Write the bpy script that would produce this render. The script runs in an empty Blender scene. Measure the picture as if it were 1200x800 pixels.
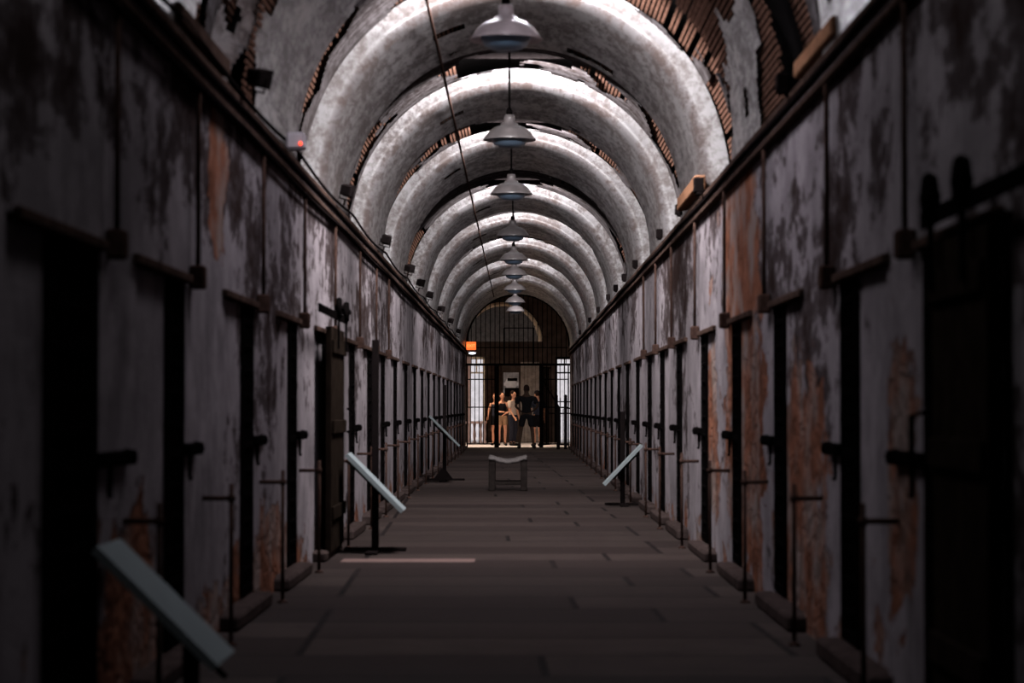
import bpy, math, random
from mathutils import Vector, noise
PI = math.pi
S = bpy.context.scene
COL = S.collection
EYE = 1.15
F = 2800.0                        # focal length in pixels of the 1200 wide frame
# ------------------------------------------------------------------ camera
cd = bpy.data.cameras.new('camera'); cam = bpy.data.objects.new('camera', cd); COL.objects.link(cam)
cd.sensor_width = 36; cd.lens = 84; cd.clip_end = 300
cam.location = (0, 0, EYE)
cam.rotation_euler = (PI/2 + math.atan(77/F), 0, math.atan(8/F))
cd.dof.use_dof = True; cd.dof.focus_distance = 52; cd.dof.aperture_fstop = 3.0
S.camera = cam
# ------------------------------------------------------------------ world, exposure
S.view_settings.view_transform = 'Standard'; S.view_settings.look = 'None'
S.view_settings.gamma = 1; S.view_settings.use_curve_mapping = False
S.view_settings.exposure = 0.0
w = bpy.data.worlds.new('sky'); S.world = w; w.use_nodes = True
w.node_tree.nodes['Background'].inputs[0].default_value = (0.86, 0.93, 1.0, 1)
w.node_tree.nodes['Background'].inputs[1].default_value = .9
sd = bpy.data.lights.new('sun', 'SUN'); sd.energy = 1.3; sd.angle = 0.02; sd.color = (1, .93, .88)
so = bpy.data.objects.new('sun', sd); COL.objects.link(so); so.rotation_euler = (math.radians(38), math.radians(-12), 0)
# ------------------------------------------------------------------ layout
XL, XR, CX = -1.53, 1.47, -0.03
HC = 2.90                         # springing height of the vault
RI, RO = 1.50, 1.68               # rib radius, recess radius
RIBS = [3.2, 8.6, 14.0, 19.0, 24.4, 29.7, 37.0, 42.3, 48.7, 55.4, 62.0]
RIBLEN = [2.9, 2.9, 2.5, 2.5, 2.5, 3.0, 2.6, 3.0, 3.2, 3.2, 6.9]
LAMPS = [16.2, 22.3, 28.0, 34.9, 40.6, 45.2, 51.0, 57.0, 62.3]
GATE = 68.5
DOORS = [8.7, 10.95, 13.8, 16.5, 19.3, 22.3, 24.9, 27.3, 30.0, 32.8, 35.6] + [38.3 + 2.72*i for i in range(11)]
DAY = {3: 500, 4: 420, 5: 300, 6: 270, 7: 240, 8: 205, 9: 150, 10: 80}
def area(name, loc, rot, sx, sy, e, col, spread=PI):
    l = bpy.data.lights.new(name, 'AREA'); l.shape = 'RECTANGLE'; l.size = sx; l.size_y = sy; l.energy = e; l.color = col; l.spread = spread
    o = bpy.data.objects.new(name, l); COL.objects.link(o); o.location = loc; o.rotation_euler = rot
    return o
# area lights for inferred, unseen skylights, tilted to strike the next rib's face
for k, e in DAY.items():
    area('skylight_and_fill', (CX+.05, RIBS[k]-1.10, HC+RO-.13), (math.radians(48), 0, 0), .9, .24, e, (1, .965, .985))
area('skylight_and_fill', (CX, RIBS[2]-1.2, HC+RO-.02), (math.radians(35), math.radians(-8), 0), .8, .3, 115, (.93, .9, 1))  # added light for this rib's front; no skylight frame built in its bay
area('skylight_and_fill', (-.5, RIBS[1]+3.6, HC+RO-.12), (math.radians(-12), math.radians(-22), 0), .7, .5, 66, (.94, .91, 1))  # added fill, leaned to brighten the near right wall
area('skylight_and_fill', (-.45, RIBS[1]-1.2, HC+RO-.12), (0, math.radians(-24), 0), .7, .5, 22, (.95, .95, 1))  # weak fill added for the walls nearest the camera
area('skylight_and_fill', (CX, RIBS[2]+3.3, HC+RO-.02), (math.radians(-25), 0, 0), .8, .3, 150, (.93, .9, 1))  # second light added in this bay, aimed back at the near walls
area('rotunda_daylight', (-1.6, GATE+2.5, 5.2), (math.radians(-14), math.radians(12), 0), 1.2, 1.2, 430, (1, .80, .62))

# ------------------------------------------------------------------ mesh helpers
class MB:
    def __init__(s): s.v = []; s.f = []; s.sm = []
    def add(s, vs, fs, smooth=False):
        n = len(s.v); s.v += [tuple(v) for v in vs]
        for f in fs: s.f.append(tuple(i+n for i in f)); s.sm.append(smooth)
        return s
    def box(s, x0, x1, y0, y1, z0, z1):
        if x0 > x1: x0, x1 = x1, x0
        if y0 > y1: y0, y1 = y1, y0
        if z0 > z1: z0, z1 = z1, z0
        v = [(x, y, z) for x in (x0, x1) for y in (y0, y1) for z in (z0, z1)]
        return s.add(v, [(0,1,3,2),(4,6,7,5),(0,4,5,1),(2,3,7,6),(0,2,6,4),(1,5,7,3)])
    def cbox(s, x0, x1, y0, y1, z0, z1, b=.008):
        """box with chamfered edges"""
        import bmesh
        bm = bmesh.new(); bmesh.ops.create_cube(bm, size=1)
        for v in bm.verts: v.co = Vector(((x0+x1)/2+v.co.x*abs(x1-x0), (y0+y1)/2+v.co.y*abs(y1-y0), (z0+z1)/2+v.co.z*abs(z1-z0)))
        bmesh.ops.bevel(bm, geom=bm.edges[:], offset=b, segments=1, affect='EDGES')
        bm.verts.index_update()
        s.add([v.co[:] for v in bm.verts], [[v.index for v in f.verts] for f in bm.faces]); bm.free(); return s
    def tube(s, pts, r, n=8, cap=True):
        pts = [Vector(p) for p in pts]; rs = r if isinstance(r, (list, tuple)) else [r]*len(pts)
        vs = []; 
        for i, p in enumerate(pts):
            a = pts[max(i-1, 0)]; b = pts[min(i+1, len(pts)-1)]; t = (b-a).normalized()
            up = Vector((0, 0, 1)) if abs(t.z) < .9 else Vector((0, 1, 0))
            u = t.cross(up).normalized(); q = t.cross(u).normalized()
            for j in range(n):
                an = 2*PI*j/n; vs.append(p + (u*math.cos(an)+q*math.sin(an))*rs[i])
        fs = [(i*n+j, i*n+(j+1) % n, (i+1)*n+(j+1) % n, (i+1)*n+j) for i in range(len(pts)-1) for j in range(n)]
        if cap: fs += [tuple(range(n))[::-1], tuple(range((len(pts)-1)*n, len(pts)*n))]
        return s.add(vs, fs, n > 6)
    def lathe(s, prof, c=(0, 0, 0), n=28, ax='z'):
        vs = []
        for r, h in prof:
            for j in range(n):
                a = 2*PI*j/n
                if ax == 'z': vs.append((c[0]+r*math.cos(a), c[1]+r*math.sin(a), c[2]+h))
                elif ax == 'x': vs.append((c[0]+h, c[1]+r*math.cos(a), c[2]+r*math.sin(a)))
                else: vs.append((c[0]+r*math.cos(a), c[1]+h, c[2]+r*math.sin(a)))
        fs = [(i*n+j, i*n+(j+1) % n, (i+1)*n+(j+1) % n, (i+1)*n+j) for i in range(len(prof)-1) for j in range(n)]
        if prof[0][0] > 1e-5: fs.append(tuple(range(n))[::-1])
        if prof[-1][0] > 1e-5: fs.append(tuple(range((len(prof)-1)*n, len(prof)*n)))
        return s.add(vs, fs, True)
    def ball(s, c, rx, ry=None, rz=None, n=12):
        ry = ry or rx; rz = rz or rx; m = n//2+1; vs = []
        for i in range(m+1):
            t = PI*i/m
            for j in range(n):
                a = 2*PI*j/n; vs.append((c[0]+rx*math.sin(t)*math.cos(a), c[1]+ry*math.sin(t)*math.sin(a), c[2]+rz*math.cos(t)))
        fs = [(i*n+j, i*n+(j+1) % n, (i+1)*n+(j+1) % n, (i+1)*n+j) for i in range(m) for j in range(n)]
        return s.add(vs, fs, True)
    def build(s, name, mat, parent=None, kind=None):
        me = bpy.data.meshes.new(name); me.from_pydata(s.v, [], s.f); me.update()
        me.polygons.foreach_set('use_smooth', s.sm)
        me.materials.append(mat); o = bpy.data.objects.new(name, me); COL.objects.link(o)
        if parent: o.parent = parent
        if kind: o['kind'] = kind
        return o
def tag(o, label, cat, group=None):
    o['label'] = label; o['category'] = cat
    if group: o['group'] = group
    return o
def empty(name, loc, rz=0):
    o = bpy.data.objects.new(name, None); COL.objects.link(o); o.location = loc; o.rotation_euler = (0, 0, rz); o.empty_display_size = .1
    return o
def kids(o): return [c for c in COL.objects if c.parent == o]
def copy_tree(o, parent=None):
    c = o.copy(); COL.objects.link(c)
    if parent: c.parent = parent
    for ch in kids(o): copy_tree(ch, c)
    return c
ORD = ['nearest', 'second', 'third', 'fourth', 'fifth', 'sixth', 'seventh', 'eighth', 'ninth', 'tenth', 'eleventh', 'twelfth', 'thirteenth',
       'fourteenth', 'fifteenth', 'sixteenth', 'seventeenth', 'eighteenth', 'nineteenth', 'twentieth', 'twenty-first', 'twenty-second', 'twenty-third']
# ------------------------------------------------------------------ materials
def M(name, rough=.8, metal=0):
    m = bpy.data.materials.new(name); m.use_nodes = True; nt = m.node_tree; b = nt.nodes['Principled BSDF']
    b.inputs['Roughness'].default_value = rough; b.inputs['Metallic'].default_value = metal
    return m, nt, b
def nd(nt, t, **k):
    n = nt.nodes.new(t)
    for a, v in k.items(): setattr(n, a, v)
    return n
def math_(nt, op, a, b=None, clamp=False):
    n = nd(nt, 'ShaderNodeMath', operation=op, use_clamp=clamp)
    for i, x in enumerate((a, b)):
        if x is None: continue
        if isinstance(x, (int, float)): n.inputs[i].default_value = x
        else: nt.links.new(x, n.inputs[i])
    return n.outputs[0]
def noi(nt, vec, scale, sc=(1, 1, 1), det=6, rough=.6, off=(0, 0, 0), dist=0):
    mp = nd(nt, 'ShaderNodeMapping'); mp.inputs['Scale'].default_value = sc; mp.inputs['Location'].default_value = off
    nt.links.new(vec, mp.inputs[0]); n = nd(nt, 'ShaderNodeTexNoise')
    n.inputs['Scale'].default_value = scale; n.inputs['Detail'].default_value = det; n.inputs['Roughness'].default_value = rough
    n.inputs['Distortion'].default_value = dist
    nt.links.new(mp.outputs[0], n.inputs['Vector']); return n.outputs['Fac']
def ramp(nt, fac, stops):
    r = nd(nt, 'ShaderNodeValToRGB'); e = r.color_ramp.elements
    while len(e) < len(stops): e.new(.5)
    for i, (p, c) in enumerate(stops):
        e[i].position = p; e[i].color = (c, c, c, 1) if isinstance(c, (int, float)) else (*c, 1)
    nt.links.new(fac, r.inputs[0]); return r.outputs[0]
def mix(nt, fac, a, b, mode='MIX'):
    n = nd(nt, 'ShaderNodeMix', data_type='RGBA', blend_type=mode)
    if isinstance(fac, (int, float)): n.inputs[0].default_value = fac
    else: nt.links.new(fac, n.inputs[0])
    for i, x in ((6, a), (7, b)):
        if isinstance(x, tuple): n.inputs[i].default_value = (*x, 1)
        else: nt.links.new(x, n.inputs[i])
    return n.outputs[2]
def bump(nt, b, h, strength=.5, dist=.02):
    n = nd(nt, 'ShaderNodeBump'); n.inputs['Strength'].default_value = strength; n.inputs['Distance'].default_value = dist
    nt.links.new(h, n.inputs['Height']); nt.links.new(n.outputs[0], b.inputs['Normal'])
def simple(name, col, rough=.6, metal=0, var=.35, scale=20, b=.3):
    m, nt, p = M(name, rough, metal); tc = nd(nt, 'ShaderNodeTexCoord').outputs['Object']
    n = noi(nt, tc, scale, det=5)
    p.inputs['Specular IOR Level'].default_value = .5 if rough < .5 and max(col) > .1 else 0
    c2 = tuple(c*(1-var) for c in col); c1 = tuple(min(1, c*(1+var*.5)) for c in col)
    nt.links.new(ramp(nt, n, [(.3, c2), (.7, c1)]), p.inputs['Base Color'])
    if b: bump(nt, p, n, b, .004)
    return m
def emis(name, col, st):
    m, nt, p = M(name); p.inputs['Base Color'].default_value = (*col, 1)
    p.inputs['Emission Color'].default_value = (*col, 1); p.inputs['Emission Strength'].default_value = st; return m
def ell(nt, sep, y0, ry, z0, rz):
    a = math_(nt, 'DIVIDE', math_(nt, 'SUBTRACT', sep.outputs[1], y0), ry)
    b = math_(nt, 'DIVIDE', math_(nt, 'SUBTRACT', sep.outputs[2], z0), rz)
    return math_(nt, 'SUBTRACT', 1.0, math_(nt, 'SQRT', math_(nt, 'ADD', math_(nt, 'MULTIPLY', a, a), math_(nt, 'MULTIPLY', b, b))))
def wall_material(name, patches, stain=.5, seed=0, base=(.172, .150, .159)):
    m, nt, p = M(name, .9); p.inputs['Specular IOR Level'].default_value = 0; tc = nd(nt, 'ShaderNodeTexCoord').outputs['Object']; sep = nd(nt, 'ShaderNodeSeparateXYZ'); nt.links.new(tc, sep.inputs[0])
    Y, Z = sep.outputs[1], sep.outputs[2]; o = (seed, seed*1.7, seed*.3)
    big = noi(nt, tc, 1.0, (1, .4, .9), 5, .6, o)
    streak = noi(nt, tc, 3.0, (1, .62, .62), 9, .75, o, .5)
    fine = noi(nt, tc, 13, (1, .24, .5), 7, .75, o)
    tone = mix(nt, ramp(nt, big, [(.35, 0), (.65, 1)]), tuple(c*.6 for c in base), base)
    tone = mix(nt, ramp(nt, noi(nt, tc, 5, (1, .4, .4), 6, .7, (9, 2, seed)), [(.42, 0), (.62, 1)]), tone, tuple(c*1.12 for c in base))
    # dark mould: speckles gathered in blotches, heavier above the doors
    up = ramp(nt, math_(nt, 'DIVIDE', Z, 3.0), [(.5, 0), (.72, .16)])
    sp = math_(nt, 'ADD', math_(nt, 'ADD', math_(nt, 'MULTIPLY', fine, .5), math_(nt, 'MULTIPLY', streak, .55)), math_(nt, 'MULTIPLY', up, .55))
    sp = math_(nt, 'ADD', sp, math_(nt, 'MULTIPLY', math_(nt, 'SUBTRACT', big, .5), .75))
    mould = ramp(nt, sp, [(.60-.03*stain, 0), (.645-.03*stain, .8), (.74, 1)])
    col = mix(nt, mould, tone, (.020, .013, .012))
    # lost plaster: brown render and stone behind
    pn = noi(nt, tc, 2.6, (1, .5, .7), 8, .68, (seed+3, 1, 4), .5)
    low = ramp(nt, Z, [(.0, .26), (.55, .06), (1.0, 0)])
    f = math_(nt, 'ADD', math_(nt, 'SUBTRACT', pn, .72), low)
    for (y0, ry, z0, rz, st) in patches:
        e = math_(nt, 'MULTIPLY', ell(nt, sep, y0, ry, z0, rz), .8)
        e = math_(nt, 'ADD', math_(nt, 'ADD', math_(nt, 'MULTIPLY', math_(nt, 'SUBTRACT', pn, .5), 2.6), e), st)
        f = math_(nt, 'MAXIMUM', f, math_(nt, 'MULTIPLY', e, .3))
    hole = ramp(nt, math_(nt, 'MULTIPLY', f, 10.0, False), [(.0, 0), (.18, 1)])
    rend = mix(nt, ramp(nt, noi(nt, tc, 9, (1, .35, .8), det=8, rough=.7), [(.35, 0), (.65, 1)]), (.085, .035, .022), (.19, .08, .05))
    vo = nd(nt, 'ShaderNodeTexVoronoi', feature='DISTANCE_TO_EDGE'); vm = nd(nt, 'ShaderNodeMapping'); vm.inputs['Scale'].default_value = (5, 2.2, 9)
    dv = nd(nt, 'ShaderNodeVectorMath', operation='ADD'); dn = nd(nt, 'ShaderNodeTexNoise'); dn.inputs['Scale'].default_value = 3; dn.inputs['Detail'].default_value = 6; nt.links.new(tc, dn.inputs['Vector']); nt.links.new(tc, dv.inputs[0]); ds = nd(nt, 'ShaderNodeVectorMath', operation='SCALE'); ds.inputs['Scale'].default_value = .45; nt.links.new(dn.outputs['Color'], ds.inputs[0]); nt.links.new(ds.outputs[0], dv.inputs[1]); nt.links.new(dv.outputs[0], vm.inputs[0]); nt.links.new(vm.outputs[0], vo.inputs['Vector']); vo.inputs['Scale'].default_value = 1.0
    stn = ramp(nt, vo.outputs['Distance'], [(.0, 0), (.16, 1)]); stn = math_(nt, 'MAXIMUM', stn, ramp(nt, math_(nt, 'DIVIDE', Z, 2.0), [(.74, .35), (.8, 1)]))
    rend = mix(nt, ramp(nt, noi(nt, tc, 2.2, off=(5, 5, seed)), [(.45, 0), (.6, .8)]), rend, (.17, .14, .13))
    rend = mix(nt, math_(nt, 'MULTIPLY', math_(nt, 'SUBTRACT', 1, stn), .6), rend, (.03, .018, .014))
    edge = ramp(nt, math_(nt, 'MULTIPLY', f, 10.0), [(-.0, 0), (.05, 1), (.28, 0)])
    col = mix(nt, hole, col, rend)
    col = mix(nt, math_(nt, 'MULTIPLY', edge, .6), col, (.03, .014, .01))
    nt.links.new(col, p.inputs['Base Color'])
    h = math_(nt, 'ADD', math_(nt, 'MULTIPLY', math_(nt, 'SUBTRACT', 1, hole), .8), math_(nt, 'MULTIPLY', fine, .5))
    h = math_(nt, 'ADD', math_(nt, 'SUBTRACT', h, math_(nt, 'MULTIPLY', mould, .2)), math_(nt, 'MULTIPLY', math_(nt, 'MULTIPLY', stn, hole), .5))
    bump(nt, p, h, .8, .02)
    return m
MAT = {}
MAT['wall_l'] = wall_material('peeling_plaster_left', [(12.1, .42, 2.36, .42, .02), (9.6, 1.2, .25, .5, 0), (14.8, 1.4, .2, .35, 0)], .45, 2)
MAT['wall_r'] = wall_material('peeling_plaster_right', [(15.9, 1.1, 2.2, .9, .1), (12.6, 1.1, .45, .85, .1), (15.6, 1.2, .9, 1.0, .12), (9.2, .4, .9, .7, .08), (18.2, .8, .9, .9, -.02)], .5, 7)
def vault_material():
    m, nt, p = M('vault_plaster', .48); tc = nd(nt, 'ShaderNodeTexCoord').outputs['Object']
    big = noi(nt, tc, .9, (1, 1, 1), 5, .6)
    fine = noi(nt, tc, 15, (1, .22, 1), 8, .75)
    st = noi(nt, tc, 3.2, (.8, .5, .8), 7, .7, (3, 1, 1))
    base = mix(nt, ramp(nt, big, [(.35, 0), (.65, 1)]), (.045, .041, .042), (.09, .084, .086))
    s = math_(nt, 'ADD', math_(nt, 'MULTIPLY', fine, .6), math_(nt, 'MULTIPLY', st, .5))
    md = ramp(nt, s, [(.49, 0), (.55, .55), (.61, 1)])
    col = mix(nt, md, base, (.03, .022, .02))
    nt.links.new(col, p.inputs['Base Color']); p.inputs['Coat Weight'].default_value = .9; p.inputs['Coat Roughness'].default_value = .31; p.inputs['Coat IOR'].default_value = 2.5
    nt.links.new(math_(nt, 'SUBTRACT', 1, math_(nt, 'MULTIPLY', md, .92)), p.inputs['Coat Weight'])
    bump(nt, p, math_(nt, 'SUBTRACT', math_(nt, 'MULTIPLY', fine, .6), md), .22, .006)
    return m
MAT['vault'] = vault_material()
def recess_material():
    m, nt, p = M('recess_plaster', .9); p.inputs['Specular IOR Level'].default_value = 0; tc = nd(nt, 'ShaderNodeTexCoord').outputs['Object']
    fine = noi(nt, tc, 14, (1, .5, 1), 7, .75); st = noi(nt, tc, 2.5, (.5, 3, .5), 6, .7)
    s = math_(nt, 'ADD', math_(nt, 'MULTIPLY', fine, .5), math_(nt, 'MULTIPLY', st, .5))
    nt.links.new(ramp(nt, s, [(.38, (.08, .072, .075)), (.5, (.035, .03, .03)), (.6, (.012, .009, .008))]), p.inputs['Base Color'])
    bump(nt, p, fine, .5, .012); return m
MAT['recess'] = recess_material()
def floor_material():
    m, nt, p = M('stone_flags', .95); p.inputs['Specular IOR Level'].default_value = .04; tc = nd(nt, 'ShaderNodeTexCoord').outputs['Object']
    wob = noi(nt, tc, .8, (1, 1, 1), 3); sep0 = nd(nt, 'ShaderNodeSeparateXYZ'); nt.links.new(tc, sep0.inputs[0]); v = nd(nt, 'ShaderNodeVectorMath', operation='ADD'); cb = nd(nt, 'ShaderNodeCombineXYZ')
    nt.links.new(math_(nt, 'MULTIPLY', wob, .16), cb.inputs[1]); nt.links.new(math_(nt, 'ADD', math_(nt, 'MULTIPLY', sep0.outputs[1], .02), .8), cb.inputs[0]); nt.links.new(tc, v.inputs[0]); nt.links.new(cb.outputs[0], v.inputs[1])
    br = nd(nt, 'ShaderNodeTexBrick'); br.offset = .39; br.offset_frequency = 4; br.squash = .8; br.squash_frequency = 3
    for k, x in (('Scale', 1), ('Mortar Size', .02), ('Mortar Smooth', .3), ('Bias', 0), ('Brick Width', 2.3), ('Row Height', .86)): br.inputs[k].default_value = x
    br.inputs['Color1'].default_value = (.015, .0105, .0095, 1); br.inputs['Color2'].default_value = (.034, .025, .022, 1); br.inputs['Mortar'].default_value = (.004, .003, .003, 1)
    nt.links.new(v.outputs[0], br.inputs['Vector'])
    n1 = noi(nt, tc, 3, det=7, rough=.7); n2 = noi(nt, tc, 40, det=4)
    col = mix(nt, ramp(nt, n1, [(.35, .0), (.7, .75)]), br.outputs['Color'], (.018, .0125, .012))
    # the one newer pinkish flag
    sep = nd(nt, 'ShaderNodeSeparateXYZ'); nt.links.new(tc, sep.inputs[0])
    mk = math_(nt, 'MULTIPLY', math_(nt, 'LESS_THAN', math_(nt, 'ABSOLUTE', math_(nt, 'SUBTRACT', sep.outputs[1], 18.0)), .2),
               math_(nt, 'LESS_THAN', math_(nt, 'ABSOLUTE', math_(nt, 'ADD', sep.outputs[0], .83)), .5))
    col = mix(nt, math_(nt, 'MULTIPLY', mk, .75), col, (.12, .078, .07))
    nt.links.new(col, p.inputs['Base Color'])
    h = math_(nt, 'SUBTRACT', math_(nt, 'ADD', math_(nt, 'MULTIPLY', n1, .5), math_(nt, 'MULTIPLY', n2, .15)), br.outputs['Fac'])
    bump(nt, p, h, .55, .02); return m
MAT['floor'] = floor_material()
MAT['iron'] = simple('black_iron', (.0025, .002, .002), .6, 0, .4, 30)
MAT['rust'] = simple('rusted_iron', (.035, .020, .016), .8, 0, .5, 25)
MAT['wood'] = simple('dark_door_wood', (.012, .0085, .0065), .7, 0, .5, 8)
MAT['timber'] = simple('old_timber', (.042, .026, .021), .85, 0, .5, 9)
MAT['raw_wood'] = simple('raw_wood', (.17, .085, .05), .8, 0, .35, 12)
MAT['lath'] = simple('lath_wood', (.08, .042, .03), .85, 0, .5, 14)
MAT['void'] = simple('unlit_void', (.008, .007, .007), .95, 0, .3, 5)  # near-black stands in for unlit space behind the laths and overhead
MAT['cornice'] = simple('cornice_plaster', (.13, .11, .115), .85, 0, .55, 9)
MAT['stone'] = simple('sill_stone', (.035, .025, .023), .85, 0, .5, 12)
MAT['black'] = simple('black_paint', (.006, .0045, .0045), .45, 0, .2, 20, .1)
MAT['enamel'] = simple('white_enamel', (.12, .105, .105), .35, 0, .4, 6, .1)
MAT['panel'] = simple('panel_laminate', (.15, .17, .175), .5, 0, .08, 4, .05)
MAT['bench'] = simple('grey_bench_wood', (.014, .011, .010), .8, 0, .4, 15)
MAT['rope'] = simple('pale_bench_weave', (.10, .088, .085), .85, 0, .3, 30)
MAT['grey_box'] = simple('grey_plastic', (.42, .38, .40), .5, 0, .1, 10, .05)
def glass_mat():
    m, nt, p = M('blue_glass', .15); p.inputs['Base Color'].default_value = (.07, .10, .14, 1)
    p.inputs['Transmission Weight'].default_value = .45; p.inputs['Roughness'].default_value = .35; return m
MAT['glass'] = glass_mat()
# ------------------------------------------------------------------ floor, walls
MB().box(-2.1, 2.1, -3, GATE+.3, -.2, 0).build('floor', MAT['floor'], kind='structure')
DH = 1.74
def wall(side):
    x0 = XL if side < 0 else XR; sg = side; top = HC - .19
    b = MB(); prev = -3.0
    X = lambda d: x0 + sg*d                       # d = depth behind the wall face
    rng = random.Random(5+side)
    for far in DOORS:
        near = far - 1.42 if far > 9 else far - 1.6
        dn = far - (.52 if far > 9 else .94)
        b.box(X(0), X(.55), prev, near, 0, top)                     # pier
        b.box(X(0), X(.55), near, far, DH, top)                      # above
        b.box(X(.02), X(.55), near, dn, .07, DH)                     # shallow recess, plastered
        b.box(X(.13), X(.55), dn, far, .07, DH)                      # behind the iron door
        b.box(X(.0), X(.55), near, far, 0, .07)
        prev = far
    b.box(X(0), X(.55), prev, GATE+.3, 0, top)
    o = b.build('wall_left' if side < 0 else 'wall_right', MAT['wall_l' if side < 0 else 'wall_r'], kind='structure')
    sl = MB(); ln = MB()
    for far in DOORS:
        near = far-1.45
        ln.cbox(X(-.03), X(.10), near-.05, far+.05, DH-.02, DH+.02, .006)
        sl.cbox(X(-.10), X(.13), near-.1, far+.12, 0, .075+rng.uniform(0, .02), .015)
    n = 1 if side < 0 else 3
    ln.build('trim_%d' % n, MAT['timber'], kind='structure')
    sl.build('trim_%d' % (n+1), MAT['stone'], kind='structure')
    # cornice ledge between wall head and vault
    c = MB(); c.box(X(0), X(.6), -3, GATE+.2, top, HC-.12)
    c.build('trim_%d' % (4+n//2+1), MAT['cornice'], kind='structure')
    d = MB(); d.cbox(X(-.05), X(.02), -3, GATE, top-.05, top-.005, .01); d.cbox(X(-.035), X(.02), -3, GATE, HC-.125, HC-.075, .01)
    d.build('trim_%d' % (7+n//2), MAT['timber'], kind='structure')
wall(-1); wall(1)
MB().box(-2.1, 2.1, -3.3, -3, 0, 5).build('wall_back', MAT['wall_l'], kind='structure')
# ------------------------------------------------------------------ vault
def vp(y, R, th, drop=0):      # th 0..pi from right springing over the crown
    return (CX + R*math.cos(th), y, HC + R*math.sin(th) - drop)
NTH = 132
def shell(mb, prof, hole=None, R_drop=.13):
    """sweep the (y, R) profile round the arch; hole(y, th) drops faces"""
    cols = []
    ths = [None] + [PI*i/NTH for i in range(NTH+1)] + ['e']
    n = len(ths); base = len(mb.v)
    for (y, R) in prof:
        for t in ths:
            if t is None: mb.v.append((CX+R, y, HC-R_drop))
            elif t == 'e': mb.v.append((CX-R, y, HC-R_drop))
            else:
                wv = .012*noise.noise(Vector((math.cos(t)*2.5, y*1.1, math.sin(t)*2.5)))
                mb.v.append(vp(y, R+wv, t))
    for i in range(len(prof)-1):
        for j in range(n-1):
            th = 0 if j == 0 else PI if j == n-2 else PI*(j-.5)/NTH
            if hole and hole((prof[i][0]+prof[i+1][0])/2, th): continue
            a = base+i*n+j
            mb.f.append((a, a+1, a+n+1, a+n)); mb.sm.append(True)
def lin(a, b, step):
    n = max(1, round((b-a)/step)); return [a+(b-a)*i/n for i in range(n+1)]
ceil = MB(); shell(ceil, [(y, 2.02) for y in lin(-3, GATE+.3, 4)], R_drop=.3)
ceiling = ceil.build('ceiling', MAT['void'], kind='structure')
def hn(y, th, sc=1.0, o=0): return noise.fractal(Vector((y*.9*sc+o, th*2.2*sc, o)), 1.0, 2.0, 5)
laths = MB()
for k, Y in enumerate(RIBS):
    prevend = (RIBS[k-1]+RIBLEN[k-1]) if k else -3
    end = Y + RIBLEN[k]
    rib = MB()
    fr = [(Y-.17, RO+.02), (Y-.16, RO-.01), (Y-.145, 1.635), (Y-.13, 1.605)] + [(Y-.12+.20*(1-math.cos(q/12*PI/2)), 1.59-.085*math.sin(q/12*PI/2)) for q in range(13)]
    if k == 2: fr = [(Y-1.0+1.1*q/24, RO+.02-.195*math.sin(q/24*PI/2)) for q in range(24)]
    pr = fr + [(y, RI) for y in lin(Y+.22, end, .045 if k > 1 else .1)] + [(end+.012, RI+.02), (end+.015, RO-.1), (end+.015, RO+.03)]
    def hole(y, th, k=k, Y=Y, end=end):
        e = (y-(end-.38))/.38                                  # broken rear edge of the plaster
        v = hn(y, th, 1.0, k*7.3)
        if e > 0 and v + e*.32 > .47: return True
        if k == 3 and e > -1.2 and .95 < th < 1.25 and y < end-.1 and v > -.2: return e > -.2
        if k >= 3 and abs(th-1.95-.1*(k % 3)) < .09 and abs(y-(Y+.95)) < .14: return True
        if k == 2 and th < 1.3 and y > Y-.35+.25*math.sin(th*9): return v > -.34
        if k == 2 and y < Y-.1 and (th < .8 or th > 2.35): return v > -.2
        return False
    shell(rib, pr, hole)
    o = rib.build('rib_plaster', MAT['vault'], ceiling)
    rec = MB()
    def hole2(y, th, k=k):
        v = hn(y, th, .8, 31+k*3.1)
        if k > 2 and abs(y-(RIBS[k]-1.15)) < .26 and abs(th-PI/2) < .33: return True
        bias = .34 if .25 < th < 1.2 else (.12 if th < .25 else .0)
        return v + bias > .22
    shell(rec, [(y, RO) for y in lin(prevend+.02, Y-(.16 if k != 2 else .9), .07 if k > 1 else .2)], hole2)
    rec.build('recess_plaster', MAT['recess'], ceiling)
    # laths: narrow strips running along the corridor, behind both surfaces
    rng = random.Random(k)
    for (R, y0, y1, st) in ((RO+.035, prevend, Y-.15, .040), (RI+.03, Y-(-.12 if k != 2 else .5), end, .040)):
        n = int(PI*R/st)
        for i in range(n):
            if rng.random() < .10: continue
            t = PI*(i+.5)/n; dt = .012/R
            if k > 2 and R > RO and abs(t-PI/2) < .33: continue
            a0 = rng.uniform(0, .12); jit = rng.uniform(-.006, .006)
            p = [vp(y0+a0, R+jit, t-dt), vp(y0+a0, R+jit, t+dt), vp(y1, R, t+dt), vp(y1, R, t-dt),
                 vp(y0+a0, R+.012+jit, t-dt), vp(y0+a0, R+.012+jit, t+dt), vp(y1, R+.012, t+dt), vp(y1, R+.012, t-dt)]
            laths.add(p, [(0,1,2,3),(7,6,5,4),(0,4,5,1),(1,5,6,2),(2,6,7,3),(3,7,4,0)])
    if False:                                     # bare laths across the decayed front of this rib
        for i in range(150):
            t = PI*(i+.5)/150; dt = .006
            p = [vp(Y-.5, RO+.02, t-dt), vp(Y-.5, RO+.02, t+dt), vp(Y+.02, RI+.03, t+dt), vp(Y+.02, RI+.03, t-dt)]
            laths.add(p, [(0,1,2,3)])
            laths.add([vp(Y-.49, RO+.03, t-dt), vp(Y-.49, RO+.03, t+dt), vp(Y+.03, RI+.04, t+dt), vp(Y+.03, RI+.04, t-dt)], [(3,2,1,0)])
laths.build('lath', MAT['lath'], ceiling)
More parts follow.
